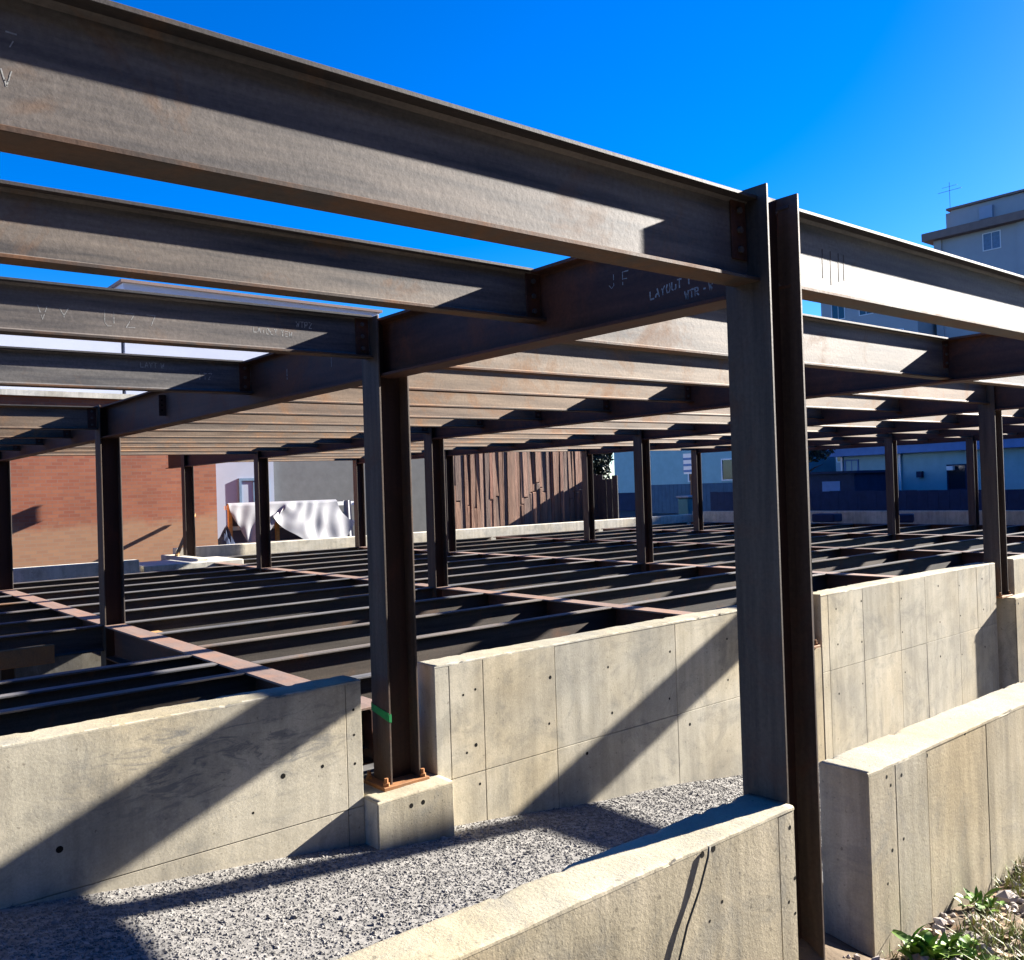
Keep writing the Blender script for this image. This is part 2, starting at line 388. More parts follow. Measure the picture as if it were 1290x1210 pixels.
# ------------------------------------------------------------------ concrete walls
def rough_top(x0, x1, y0, y1, z, mat, parent, amp=.006, step=.03, drop=.014, name='wall_top', lip=.010, side=None):
    nx = max(2, int((x1 - x0) / step))
    xs = np.linspace(x0, x1, nx + 1)
    ys = [y0, y0 + .006, y0 + .018] + list(np.linspace(y0, y1, 7)[1:-1]) + [y1 - .018, y1 - .006, y1]
    vs = []; fs = []
    rows = [(y0, -drop)] + [(y, 0) for y in ys] + [(y1, -drop)]
    for k, (y, dz) in enumerate(rows):
        fr = k in (1, 2, 3); bk = k in (len(rows) - 2, len(rows) - 3, len(rows) - 4)
        for x in xs:
            h = noise.noise(Vector((x * 3, y * 3, z))) * amp + noise.noise(Vector((x * 17, y * 17, z))) * amp * .5 + noise.noise(Vector((x * 50, y * 50, z))) * amp * .3
            yy = y
            if fr or bk:
                q = max(0, noise.noise(Vector((x * 7, 5 if fr else 11, z * 3))) + .5 * noise.noise(Vector((x * 23, 2, z * 5))) - .34) * .05
                wt = {0: 1.0, 1: .75, 2: .35}[min((k - 1) if fr else (len(rows) - 2 - k), 2)]
                h -= (lip * (1 if wt == 1 else .2 * wt) + q) * wt
                if wt == 1: yy += (q * .5 + lip * .2) * (1 if fr else -1)
            if dz: h = 0
            vs.append((x, yy, z + h + dz))
    n = nx + 1
    for j in range(len(rows) - 1):
        for i in range(nx): fs.append((j * n + i, j * n + i + 1, (j + 1) * n + i + 1, (j + 1) * n + i))
    a = [j * n for j in range(len(rows))]; b = [j * n + nx for j in range(len(rows))]
    fs += [tuple(a[::-1]), tuple(b)]
    o = MB().add(vs, fs).build(name, mat, parent); o.data.materials.append(side or mat)
    for p in o.data.polygons:
        p.use_smooth = abs(p.normal.z) > .75
        if not p.use_smooth: p.material_index = 1
    return o

def tie_hole(parent, x, y, z, r, mesh_cache={}):
    k = round(r, 4)
    if k not in mesh_cache:
        mesh_cache[k] = MB().disc((0, 0, 0), (0, -1, 0), r, .0007, 12).mesh('tie_hole', M['black'])
    link('tie_hole', mesh_cache[k], parent, (x, y, z))

def wall(label, x0, x1, yf, th, z0, z1, xj, zj, mat, holes, amp=.005, lip=.005, group=None):
    e = empty('concrete_wall', (x0, yf, z0), label, 'wall', group)
    def L(b): 
        return b
    core = MB().box((x0 + .002, yf + .014, z0), (x1 - .002, yf + th, z1 - .014)).build('wall_core', mat, e, (-x0, -yf, -z0))
    xs = [x0] + list(xj) + [x1]; zs = [z0] + list(zj) + [z1 - .014]; dep = {}
    for i in range(len(xs) - 1):
        for j in range(len(zs) - 1):
            a = .0018; d = dep[i, j] = random.uniform(0, .0026)
            b = MB().chbox((xs[i] + (a if i else 0), yf + d, zs[j] + (a if j else 0)), (xs[i + 1] - (a if i < len(xs) - 2 else 0), yf + .0135, zs[j + 1] - (a if j < len(zs) - 2 else 0)), .002)
            b.build('form_panel', mat, e, (-x0, -yf, -z0))
    def depth_at(x, z):
        i = max(k for k in range(len(xs) - 1) if xs[k] <= x); j = max([k for k in range(len(zs) - 1) if zs[k] <= z] or [0])
        return dep[i, j]
    t = rough_top(x0, x1, yf, yf + th, z1, M['conc_top'], e, amp, lip=lip, side=mat); t.location = (-x0, -yf, -z0)
    for (hx, hz, r) in holes: tie_hole(e, hx - x0, depth_at(hx, hz) + .0003, hz - z0, r)
    return e

YB = 4.42
def holes_along(xs, zs, r=.011):
    return [(x + random.uniform(-.02, .02), z + random.uniform(-.03, .03), r * random.uniform(.7, 1.15)) for x in xs for z in zs]
# rear wall of the alley: left part, middle part (two bays), right part behind the front column
wall('pale concrete retaining wall left of the green-taped column, crossed by a diagonal shadow', -2.2, 2.55, YB, .2, -3.2, -1.041, [-1.0, 2.452], [-1.745],
     M['conc_smear'], [(.99, -1.55, .016), (2.07, -1.47, .014), (2.30, -1.47, .010), (1.9, -1.62, .007), (.3, -1.5, .014), (2.5, -1.2, .008), (2.5, -1.34, .007), (2.5, -1.5, .008)])
wall('long pale concrete wall between the green-taped column and the leaning front column', 3.055, 6.80, YB, .2, -3.4, -1.041, [3.16, 3.42, 4.03, 5.27, 6.4], [-1.742],
     M['conc'], holes_along([3.28, 3.36, 3.98, 4.55, 5.2, 5.9], [-1.25, -1.58]) + holes_along([3.36, 4.3, 5.4], [-1.83]))
wall('far concrete wall with gridded form joints right of the leaning front column', 7.30, 11.06, YB, .2, -3.4, -1.041, [7.42, 8.03, 8.75, 9.3, 10.08, 10.55, 10.9], [-1.745],
     M['conc'], holes_along([7.55, 8.0, 8.8, 9.6, 10.12, 10.7], [-1.2, -1.55, -1.95]))
# fourth stretch beyond the third column line
wall('last stretch of concrete wall beyond the far right column', 11.6, 25.0, YB, .2, -3.4, -1.041, [13, 15, 17, 19, 21, 23], [-1.745], M['conc'], [])
def rear_pedestal(x, zt, label, yf=4.275, x0=-.275, x1=.235):
    e = empty('concrete_pedestal', (x, yf, -3.0), label, 'pedestal')
    MB().box((x0, .012, 0), (x1, .36, zt + 3.0 - .014)).build('pier', M['conc'], e)
    MB().chbox((x0, 0, 0), (x1, .0118, zt + 3.0 - .014), .004).build('form_panel', M['conc_front'], e)
    t = rough_top(x + x0, x + x1, yf, yf + .36, zt, M['conc_top'], e, .006, .03, lip=.008, side=M['conc_front']); t.location = (-x, -yf, 3.0)
    for hx in (-.06, .02): tie_hole(e, hx, .0005, zt + 3 - .07, .014)
rear_pedestal(LX(1), -1.695, 'square concrete footing under the green-taped column')
rear_pedestal(LX(2), -1.5, 'concrete footing in the wall gap behind the front column', 4.425, -.265, .21)
rear_pedestal(LX(3), -1.47, 'concrete footing at the right end of the far gridded wall', 4.29, -.05, .6)
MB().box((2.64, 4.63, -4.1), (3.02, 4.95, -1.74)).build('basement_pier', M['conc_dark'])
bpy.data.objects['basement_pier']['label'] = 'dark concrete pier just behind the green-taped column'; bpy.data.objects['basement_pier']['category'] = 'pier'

# front walls on the street side
YFW = 1.812
wall('near concrete wall ending at the front column, with a bent wire down its face', -2.6, 2.728, YFW - .03, .195, -2.5, -1.130, [-1.2, .9, 2.632], [],
     M['conc_front'], [(2.14, -1.515, .013), (2.72, -1.38, .007), (2.715, -1.5, .006), (2.31, -1.33, .006), (2.245, -1.37, .005), (2.70, -1.20, .008), (2.68, -1.45, .006), (2.22, -1.155, .010), (2.275, -1.152, .011)], .006, .005)
wall('near concrete wall right of the front column, weeds growing along its foot', 3.288, 9.2, YFW, .215, -2.6, -1.154, [3.50, 3.775, 4.37, 5.6, 6.8], [],
     M['conc_front'], [(3.43, -1.20, .008), (3.455, -1.50, .008), (3.46, -1.24, .007), (3.55, -1.22, .008), (3.55, -1.48, .007), (3.78, -1.19, .009), (4.15, -1.17, .009), (3.41, -1.62, .006)], .005, .005)

# ------------------------------------------------------------------ steel members
def beam_mats(axis):
    return (M['steel_x'] if axis == 'x' else M['steel_y'])
CACHE = {}
def ibeam(kind, L, d, bf, tf, tw, cope0, cope1, tip0, tip1, axis):
    """meshes of a rolled beam along local +x, top at z = 0: top flange, web with its root fillets, bottom flange"""
    key = (kind, round(L, 4), axis, d, bf)
    if key in CACHE: return CACHE[key]
    mt = M['steel_x'] if axis == 'x' else M['steel_y']
    if kind == 'deck_joist': mt = M['steel_deck']
    if kind == 'roof_joist_warm': mt = M['steel_warm']
    mtop = M['flange_pink'] if kind.startswith('deck_g') else M['steel_x'] if kind == 'deck_joist' else M['flange_dark'] if kind.startswith('roof_joist') else mt  # lighter floor joist tops paint sun glints; dark roof flanges paint shade
    mbot = M['flange_rust'] if kind.startswith('roof_joist') else mt
    f = .012
    tfm = MB().chbox((cope0, -bf / 2, -tf), (L - cope1, bf / 2, 0), .0015).mesh('top_flange', mtop)
    wp = [(-tw / 2 - f, -tf - .0004), (-tw / 2, -tf - f), (-tw / 2, -d + tf + f), (-tw / 2 - f, -d + tf + .0004), (tw / 2 + f, -d + tf + .0004), (tw / 2, -d + tf + f), (tw / 2, -tf - f), (tw / 2 + f, -tf - .0004)]
    wm = MB().extrude_x(wp, tip0, L - tip1).mesh('web', mt)
    bm_ = MB().chbox((tip0, -bf / 2, -d), (L - tip1, bf / 2, -d + tf), .0015).mesh('bottom_flange', mbot)
    allm = MB()
    for (a, b) in (((cope0, -bf / 2, -tf), (L - cope1, bf / 2, 0)), ((tip0, -bf / 2, -d), (L - tip1, bf / 2, -d + tf))): allm.box(a, b)
    allm.extrude_x([(-tw / 2, -tf + .001), (-tw / 2, -d + tf - .001), (tw / 2, -d + tf - .001), (tw / 2, -tf + .001)], tip0, L - tip1)
    CACHE[key] = (tfm, wm, bm_, allm.mesh('steel_beam', mt)); return CACHE[key]
BOLT = MB().disc((0, 0, 0), (0, -1, 0), .012, .011, 6).mesh('bolt', M['bolt'])
CLIP = MB().chbox((0, -.0125, -.105), (.085, -.0048, .105), .002).mesh('clip_plate', M['steel_y'])
def member(name, label, cat, group, loc, rot, meshes, parts=True, clips=()):
    if not parts:
        o = link(name, meshes[3], None, loc, rot); return tag(o, label, cat, group)
    e = empty(name, loc, label, cat, group); e.rotation_euler = rot
    link('top_flange', meshes[0], e); link('web', meshes[1], e); link('bottom_flange', meshes[2], e)
    for (cx, cz) in clips:
        c = link('clip_plate', CLIP, e, (cx, 0, cz))
        for k in (-.07, 0, .07): link('bolt', BOLT, c, (.042, -.0125, k))
    return e
ORD = 'first second third fourth fifth sixth seventh eighth ninth tenth eleventh twelfth thirteenth fourteenth fifteenth sixteenth seventeenth eighteenth nineteenth twentieth'.split()
BAYN = ['left of the front column', 'right of the front column', 'in the third bay', 'in the fourth bay', 'in the fifth bay', 'in the sixth bay']
D1, D2, D3 = .306, .245, .27
def rows_roof(b):
    r = [Y0, 3.12, Y1]
    if b == 0:
        r += [Y1 + BY / 3, ROW[2]] + [ROW[2] + BY * k / 4 for k in (1, 2, 3, 4)]
    else:
        r += [Y1 + BY * k / 5 for k in range(1, 6)] + [ROW[2] + BY * k / 5 for k in range(1, 6)]
        if b == 2: r += [ROW[3] + (Y4 - ROW[3]) * k / 3 for k in (1, 2, 3)]
    return r
def is_row(y): return any(abs(y - q) < 1e-3 for q in ROW)
for b in range(6):
    xa, xb = LX(b), LX(b + 1)
    if b == 0: xa = -1.42
    for k, y in enumerate(rows_roof(b)):
        col = is_row(y)
        if b >= 3 and k < 2: continue
        L = xb - xa
        ms = ibeam('roof_joist_warm' if (k >= 4 or (b >= 1 and k >= 2)) else 'roof_joist', L + (.0001 if col else 0) + (.0002 if k == 0 else .0003 if k == 1 else 0) + .0005 * (b > 0), D1 if k == 0 else (.318 if (k == 1 and b) else .24 if k == 1 else D2 + (.012 if b else 0)), .115 if k == 0 else .09, .013, .009, *((.097, .097, .097, .097) if col else (.078, .078, .0085, .0085)), 'x')
        edge = ' along the open front edge of the roof' if k == 0 else ''
        lab = f'steel roof joist, {ORD[k]} back from the front edge, {BAYN[b]}'
        if k == 0: lab = f'deep steel beam along the roof front, {BAYN[b]}'
        near = b <= 2 and (k < 8)
        cl = []
        if near and b <= 1: cl = [(L - .19 if col else L - .1, -.122), (.1 if col else .012, -.122)]
        member('roof_edge_beam' if k == 0 else 'roof_joist', lab, 'steel beam', 'roof joists', (xa, y, ZT + rz(xa) + (.018 if (b == 0 and k == 2) else 0)), (0, -math.atan(SL), 0), ms, b <= 3, cl)
# girders of the roof
LN = ["on the front column's line", 'on the second column line', 'on the third column line', 'on the fourth column line', 'on the fifth column line', 'on the sixth column line']
SEG = ['from the front edge inwards', 'over the first inner bay', 'over the second inner bay', 'over the last back bay']
for i in range(1, 7):
    for j in range(4):
        if (j == 3 and i not in (2, 3)) or (i >= 4 and j == 0): continue
        ya, yb = ROW[j], ROW[j + 1]
        if i == 2 and j == 3: yb = 20.6
        L = yb - ya
        ms = ibeam('roof_girder', L, .339, .14, .016, .010, .008, .008, .008, .008, 'y')
        e = member('roof_girder', f'steel roof girder {LN[i-1]}, {SEG[j]}', 'steel girder', 'roof girders', (LX(i), ya, ZT + rz(LX(i)) - .0005), (0, 0, math.pi / 2), ms, i <= 4)
        if i == 1:
            # stiffener plates and empty shear tabs on the side that faces the street
            tabs = {0: [3.12 - Y0], 1: [BY / 3, BY * 2 / 3], 2: [BY / 4, BY / 2, BY * .75]}.get(j, [])
            for q in tabs:
                if j == 1 and abs(q - BY * 2 / 3) < .01:
                    MB().chbox((q - .005, .0055, -.25), (q + .005, .068, -.06), .001).build('shear_tab', M['steel_y'], e)
                    for k in (-.2, -.155, -.11): MB().disc((q - .0055, .04, k), (-1, 0, 0), .009, .001, 8).build('bolt_hole', M['black'], e)
# columns
def column(i, j, zb, zt, label, near, base=None):
    x, y = LX(i), ROW[j]
    e = empty('steel_column', (x, y, zb), label, 'steel column', 'steel columns')
    h = zt - zb; a = CW / 2; hx = CD - a
    key = ('col', round(h, 3))
    if key not in CACHE:
        CACHE[key] = (MB().chbox((-.0115, -a, 0), (0, a, h), .0015).mesh('flange', M['steel_z']),
                      MB().extrude_x([(0, 0)], 0, 0) and None,
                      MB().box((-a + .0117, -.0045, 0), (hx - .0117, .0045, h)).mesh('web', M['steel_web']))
    fm, _, wm = CACHE[key]
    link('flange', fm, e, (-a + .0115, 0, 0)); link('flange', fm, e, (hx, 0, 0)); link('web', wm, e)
    if base:
        bx, t = base
        p = MB().chbox((-bx, -bx * .80, -t), (bx, bx * .80, 0), .002).build('base_plate', M['plate_rust'], e)
        for sx in (-1, 1):
            for sy in (-1, 1):
                MB().disc((sx * (bx - .03), sy * (bx * .80 - .03), 0), (0, 0, 1), .012, .045, 8).disc((sx * (bx - .03), sy * (bx * .8 - .03), 0), (0, 0, 1), .02, .018, 6).build('anchor_bolt', M['plate_rust'], p)
    return e
CL = {(1, 0): 'tall steel front column standing between the ends of two near concrete walls',
      (1, 1): 'steel column wrapped with green tape, standing on a concrete footing',
      (1, 2): 'third steel column back on the front column line, by the floor opening',
      (1, 3): 'steel column at the left end of the deck, before the brick wall'}
for i in range(1, 7):
    for j in range(5):
        if j == 4 and i not in (2, 3): continue
        if j == 0 and i > 3: continue
        zt = ZT + rz(LX(i)) + .012
        if j == 0: zb = -1.86 if i == 1 else -2.0; base = (.14, .02)
        elif j == 1: zb = {1: -1.675, 2: -1.48}.get(i, -1.45); base = (.155, .022)
        else: zb = -4.1; base = None
        if (i, j) == (1, 0): zt = ZT + .035
        lab = CL.get((i, j), f'steel column {LN[i-1]}, ' + ['at the front edge', 'at the first concrete wall', 'two rows back', 'three rows back', 'at the back edge'][j])
        e = column(i, j, zb, zt, lab, i < 3, base)
        if (i, j) == (1, 1):
            a = CW / 2 + .0015
            b = MB()
            pts = [(-a, -a, .36), (-a, a, .40), (-a + .0155, a, .39), (-a + .0155, -a, .355)]
            for k in range(4):
                p, q = Vector(pts[k]), Vector(pts[(k + 1) % 4])
                n = Vector((q.y - p.y, p.x - q.x, 0)).normalized() * .003
                b.add([p, q, q + Vector((0, 0, .04)), p + Vector((0, 0, .05)), p - n, q - n, q - n + Vector((0, 0, .04)), p - n + Vector((0, 0, .05))],
                      [(0, 1, 2, 3), (7, 6, 5, 4), (0, 4, 5, 1), (3, 2, 6, 7), (0, 3, 7, 4), (1, 5, 6, 2)])
            b.build('green_tape', M['green'], e)

# ------------------------------------------------------------------ the lower deck of bare joists
def rows_deck(b):
    r = []
    if b == 0:
        r = [Y1 + .35, 5.35, 6.45, 6.97, 7.52, ROW[2]] + [ROW[2] + BY * k / 5 for k in range(1, 6)] + [16.8]
    else:
        r = [Y1 + .35] + [Y1 + BY * k / 5 for k in range(1, 6)] + [ROW[2] + BY * k / 5 for k in range(1, 6)]
        r += [16.8] if b == 1 else [ROW[3] + (Y4 - ROW[3]) * k / 3 for k in (1, 2, 3)]
    return r
for b in range(6):
    xa, xb = LX(b), LX(b + 1)
    if b == 0: xa = -1.42
    for k, y in enumerate(rows_deck(b)):
        col = is_row(y) and y > 5; L = xb - xa
        c = .097 if col else .108
        ms = ibeam('deck_joist', L + (.0001 if col else 0), D3, .10, .013, .009, c, c, *((c, c) if col else (.0085, .0085)), 'x')
        member('deck_joist', f'steel floor joist, {ORD[k]} from the concrete wall, {BAYN[b]}', 'steel beam', 'floor joists', (xa, y, DECK), (0, 0, 0), ms, b <= 2)
for i in range(1, 7):
    for j in (1, 2, 3):
        ya, yb = ROW[j], ROW[j + 1]
        if j == 3 and i == 1: yb = 17.6
        if j == 1: ya = Y1 + .15
        L = yb - ya
        c = .1
        ms = ibeam('deck_girder%d' % j, L, .345, .205, .016, .010, c, c, c, c, 'y')
        member('deck_girder', f'pinkish flanged floor girder {LN[i-1]}, {["", "nearest the concrete wall", "across the middle", "at the back"][j]}', 'steel girder', 'floor girders', (LX(i), ya, DECK + .0015), (0, 0, math.pi / 2), ms, i <= 3)

# pit walls and kerbs round the deck
def kerb(name, a, b, mat, label, cat='wall'):
    o = MB().chbox(a, b, .012).build(name, M[mat]); return tag(o, label, cat)
kerb('perimeter_wall', (7.0, 20.0, -4.1), (25.3, 20.25, -1.07), 'conc_white', 'pale concrete kerb wall at the back edge of the deck')
kerb('perimeter_wall', (24.95, 4.7, -4.1), (25.2, 19.98, -0.97), 'conc', 'grey shaded concrete wall closing the deck before the teal house')
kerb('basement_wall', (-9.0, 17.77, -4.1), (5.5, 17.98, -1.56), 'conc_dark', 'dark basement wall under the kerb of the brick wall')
kerb('perimeter_wall', (-9.0, 17.75, -1.558), (5.5, 18.0, -1.12), 'conc_white', 'pale concrete kerb at the foot of the brick wall')
kerb('perimeter_wall', (6.72, 18.02, -4.1), (6.95, 20.2, -1.2), 'conc_white', 'short concrete return wall behind the left rear column')
kerb('concrete_slab', (5.6, 17.8, -1.6), (7.6, 19.2, -1.26), 'conc_white', 'bright concrete slab corner beside the left rear column', 'slab')
# lumps of masonry lying at the kerb
for k, (x, y, z, s) in enumerate([(23.9, 14.2, -1.24, .3), (23.8, 16.4, -1.24, .4), (23.9, 11.9, -1.24, .28)]):
    MBo = MB().chbox((-s, -s * 1.4, 0), (s * .6, s, s * .8), .03).build('rubble_block', M['navy'], None, (x, y, z), (0, 0, k))
    tag(MBo, ['squat dark block on the deck edge nearest the far right column', 'wide dark block on the far deck edge left of its neighbours', 'small dark block on the deck edge between two columns'][k], 'block')
# timber ledger behind the left wall and an orange board added for the sunlit patch over the opening
tag(MB().chbox((-.2, 4.70, -1.33), (2.3, 4.78, -1.16), .004).build('timber_board', M['timber']), 'rough brown timber board lying behind the top of the left wall', 'board')
tag(MB().chbox((.7, 9.90, -1.60), (2.22, 9.94, -1.415), .004).build('timber_board', M['plate_rust']), 'orange board added for the sunlit patch at the far left floor opening', 'board')
tag(MB().chbox((2.92, 9.55, -2.2), (3.2, 9.75, -1.38), .004).build('timber_post', M['timber']), 'pale timber prop standing under the floor girder by the opening', 'post')

# ------------------------------------------------------------------ chalk and paint marks written on the steel
GLY = {'L': [[(0, 1), (0, 0), (.6, 0)]], 'A': [[(0, 0), (.3, 1), (.6, 0)], [(.15, .4), (.45, .4)]], 'Y': [[(0, 1), (.3, .5), (.6, 1)], [(.3, .5), (.3, 0)]],
       'O': [[(.1, 0), (0, .5), (.15, 1), (.5, 1), (.6, .5), (.45, 0), (.1, 0)]], 'U': [[(0, 1), (0, .2), (.2, 0), (.45, 0), (.6, .2), (.6, 1)]], 'T': [[(0, 1), (.6, 1)], [(.3, 1), (.3, 0)]],
       'W': [[(0, 1), (.15, 0), (.3, .7), (.45, 0), (.6, 1)]], 'R': [[(0, 0), (0, 1), (.5, 1), (.5, .55), (0, .5), (.6, 0)]], 'J': [[(.5, 1), (.5, .15), (.25, 0), (0, .2)]],
       'F': [[(.6, 1), (0, 1), (0, 0)], [(0, .5), (.45, .5)]], 'N': [[(0, 0), (0, 1), (.6, 0), (.6, 1)]], 'Z': [[(0, 1), (.6, 1), (0, 0), (.6, 0)]], '7': [[(0, 1), (.6, 1), (.2, 0)]],
       'I': [[(.3, 0), (.3, 1)]], 'V': [[(0, 1), (.3, 0), (.6, 1)]], 'E': [[(.6, 1), (0, 1), (0, 0), (.6, 0)], [(0, .5), (.5, .5)]], 'B': [[(0, 0), (0, 1), (.45, .9), (.4, .55), (0, .5), (.55, .3), (.45, .05), (0, 0)]],
       'K': [[(0, 0), (0, 1)], [(.6, 1), (0, .45), (.6, 0)]], '-': [[(0, .5), (.6, .5)]]}
def chalk(text, origin, du, dv, h, wd, nrm, slope=0.0):
    o = Vector(origin); du = Vector(du); dv = Vector(dv); n = Vector(nrm); cur = 0; mb = MB()
    for ch in text:
        if ch == ' ': cur += .55 * h; continue
        for st in GLY[ch]:
            pts = [o + du * (cur + p[0] * h) + dv * (p[1] * h + slope * cur + random.uniform(-.05, .05) * h) for p in st]
            segs = []
            for a, b in zip(pts[:-1], pts[1:]):
                q = max(1, round((b - a).length / .012))
                segs += [(a.lerp(b, m / q), a.lerp(b, (m + 1) / q)) for m in range(q) if random.random() > .12]
            for a, b in segs:
                wd2 = wd * random.uniform(.55, 1.3); a = a + dv * random.uniform(-.0015, .0015)
                d = (b - a).normalized(); s = d.cross(n) * wd2 / 2; a2 = a - d * wd * .2; b2 = b + d * wd * .2
                mb.add([a2 - s, a2 + s, b2 + s, b2 - s, a2 - s + n * .0001, a2 + s + n * .0001, b2 + s + n * .0001, b2 - s + n * .0001],
                       [(0, 1, 2, 3), (4, 7, 6, 5), (0, 4, 5, 1), (1, 5, 6, 2), (2, 6, 7, 3), (3, 7, 4, 0)])
        cur += h * .85
    return mb
def by_label(part):
    return next(o for o in COL.objects if part in str(o.get('label', '')))
def put_mark(mb, host):
    o = mb.build('chalk_mark', M['chalk'], host); o.matrix_parent_inverse = Matrix()
    bpy.context.view_layer.update()
    o.matrix_parent_inverse = host.matrix_world.inverted()
    return o
g10 = by_label("girder on the front column's line, from the front edge")
fx = LX(1) - .0052
put_mark(chalk('LAYOUT T', (fx, 2.44, .765), (0, -1, 0), (0, 0, 1), .034, .0055, (-1, 0, 0), .14), g10)
put_mark(chalk('WTR -W', (fx, 2.26, .735), (0, -1, 0), (0, 0, 1), .030, .0055, (-1, 0, 0), .10), g10)
put_mark(chalk('J', (fx, 2.67, .855), (0, -1, 0), (0, 0, 1), .055, .0035, (-1, 0, 0), .0), g10)
put_mark(chalk('F', (fx, 2.59, .855), (0, -1, 0), (0, 0, 1), .055, .0035, (-1, 0, 0), .0), g10)
g11 = by_label("girder on the front column's line, over the first")
put_mark(chalk('I', (fx, 5.80, .82), (0, -1, 0), (0, 0, 1), .07, .005, (-1, 0, 0)), g11)
put_mark(chalk('I', (fx, 5.16, .83), (0, -1, 0), (0, 0, 1), .06, .005, (-1, 0, 0)), g11)
j2 = by_label('third back from the front edge, left'); fy = Y1 - .0047
put_mark(chalk('V Y', (.98, fy, .85), (1, 0, 0), (0, 0, 1), .065, .003, (0, -1, 0)), j2)
put_mark(chalk('U Z 7', (1.27, fy, .85), (1, 0, 0), (0, 0, 1), .07, .003, (0, -1, 0)), j2)
put_mark(chalk('LAYOUT TEW', (2.02, fy, .885), (1, 0, 0), (0, 0, 1), .028, .0045, (0, -1, 0), -.05), j2)
put_mark(chalk('WTRZ', (2.27, fy, .935), (1, 0, 0), (0, 0, 1), .030, .0035, (0, -1, 0)), j2)
j3 = by_label('fourth back from the front edge, left'); fy = Y1 + BY / 3 - .0047
put_mark(chalk('LAYT W', (2.02, fy, .93), (1, 0, 0), (0, 0, 1), .035, .005, (0, -1, 0)), j3)
put_mark(chalk('ITZ', (2.42, fy, .87), (1, 0, 0), (0, 0, 1), .045, .004, (0, -1, 0)), j3)
j0 = by_label('along the roof front, left'); fy = Y0 - .0047
put_mark(chalk('7', (.37, fy, .875), (1, 0, 0), (0, 0, 1), .03, .003, (0, -1, 0)), j0)
put_mark(chalk('V', (.36, fy, .80), (1, 0, 0), (0, 0, 1), .03, .003, (0, -1, 0)), j0)
# bolts left in the web and dark runs below them on the right hand edge beam
j1 = by_label('along the roof front, right')
for k, (x, l) in enumerate([(3.24, .10), (3.30, .12), (3.36, .10), (3.40, .09)]):
    m = MB().chbox((x - .0025, Y0 - .0052, .90 - l), (x + .0025, Y0 - .0044, .915), .0001); put_mark(m, j1).data.materials[0] = M['steel_web']

# ------------------------------------------------------------------ bent wire down the face of the near wall
wr = empty('bent_wire', (2.2, YFW - .03, -1.15), 'thin bent wire hanging down the face of the near wall', 'wire')
pts = [(2.245, -.004, -1.135), (2.235, -.005, -1.165), (2.19, -.005, -1.25), (2.125, -.005, -1.34), (2.08, -.006, -1.43), (2.055, -.007, -1.52), (2.045, -.008, -1.62), (2.05, -.009, -1.85)]
MB().tube([(x - 2.2, y - .0035, z + 1.15) for x, y, z in pts], .0038, 6).build('wire_strand', M['wire'], wr, smooth=True)

# ------------------------------------------------------------------ buildings behind
def window(parent, a, b, axis, frame='white', glass='glass', d=.06, bars=1):
    """a window in a face of constant x or y; a = (u0, z0), b = (u1, z1); axis = ('x', value) or ('y', value), outward side negative"""
    (u0, z0), (u1, z1) = a, b; ax, v = axis
    def bx(q0, q1, z0_, z1_, o0, o1):
        return ((v + o0, q0, z0_), (v + o1, q1, z1_)) if ax == 'x' else ((q0, v + o0, z0_), (q1, v + o1, z1_))
    t = .07; m = MB()
    for q in (bx(u0, u0 + t, z0, z1, -d, .01), bx(u1 - t, u1, z0, z1, -d, .01), bx(u0 + t, u1 - t, z1 - t, z1, -d, .01), bx(u0 + t, u1 - t, z0, z0 + t, -d, .01)): m.box(*q)
    for k in range(1, bars + 1):
        c = u0 + (u1 - u0) * k / (bars + 1); m.box(*bx(c - .02, c + .02, z0 + t, z1 - t, -d * .7, .005))
    w_ = m.build('window', M[frame], parent)
    MB().box(*bx(u0 + t - .01, u1 - t + .01, z0 + t - .01, z1 - t + .01, -.02, -.012)).build('pane', M[glass], w_)
    return w_
# red brick building at the left
bb = empty('brick_building', (4, 21, -1.5), 'low red brick building at the left with stained lower courses', 'building')
def part(name, mat, parent, *boxes, ch=None):
    m = MB()
    for a, b in boxes: m.box(a, b) if ch is None else m.chbox(a, b, ch)
    o = m.build(name, M[mat], parent); o.location = -Vector(parent.location); return o
def pwin(parent, *a, **k):
    w_ = window(parent, *a, **k); w_.location = -Vector(parent.location); return w_
part('wall', 'brick', bb, ((-12, 21, -1.6), (8.34, 29, 2.3)))
part('coping', 'conc_white', bb, ((-12.1, 20.9, 2.302), (8.44, 29.1, 2.42)))
wb = empty('white_building', (10.3, 24, -1.5), 'white painted building with a blue framed window beside the brick wall', 'building')
part('wall', 'render_white', wb, ((8.5, 24, -1.6), (11.22, 27.8, 2.3)))
part('roof', 'render_grey', wb, ((8.45, 23.95, 2.302), (11.25, 27.8, 2.4)))
pwin(wb, (10.16, -.75), (11.03, .55), ('y', 24.0), frame='tarp_blue', glass='render_white', bars=1)
gb = empty('grey_building', (13, 24.2, -1.5), 'dark grey block building above the draped white tarpaulin', 'building')
part('wall', 'render_grey', gb, ((11.24, 24.2, -1.6), (19.5, 27.7, 2.2)))
part('coping', 'conc_white', gb, ((11.26, 24.15, 2.202), (19.5, 27.7, 2.3)))
pb = empty('pale_building', (12, 28.2, -1.5), 'tall pale building whose parapet shows between the roof beams', 'building')
part('wall', 'render_pale', pb, ((8.49, 28.2, -1.6), (17.5, 38, 6.66)))
part('parapet', 'apt_roof', pb, ((8.40, 28.1, 6.662), (17.6, 38.1, 6.75)))
lp = empty('pale_building', (0, 28.2, -1.5), 'lower pale building behind the red brick building', 'building')
part('wall', 'render_pale', lp, ((-25, 28.2, -1.6), (8.38, 38, 5.2)))
part('parapet', 'render_pale', lp, ((-25, 28.12, 5.202), (8.36, 38, 5.35)))
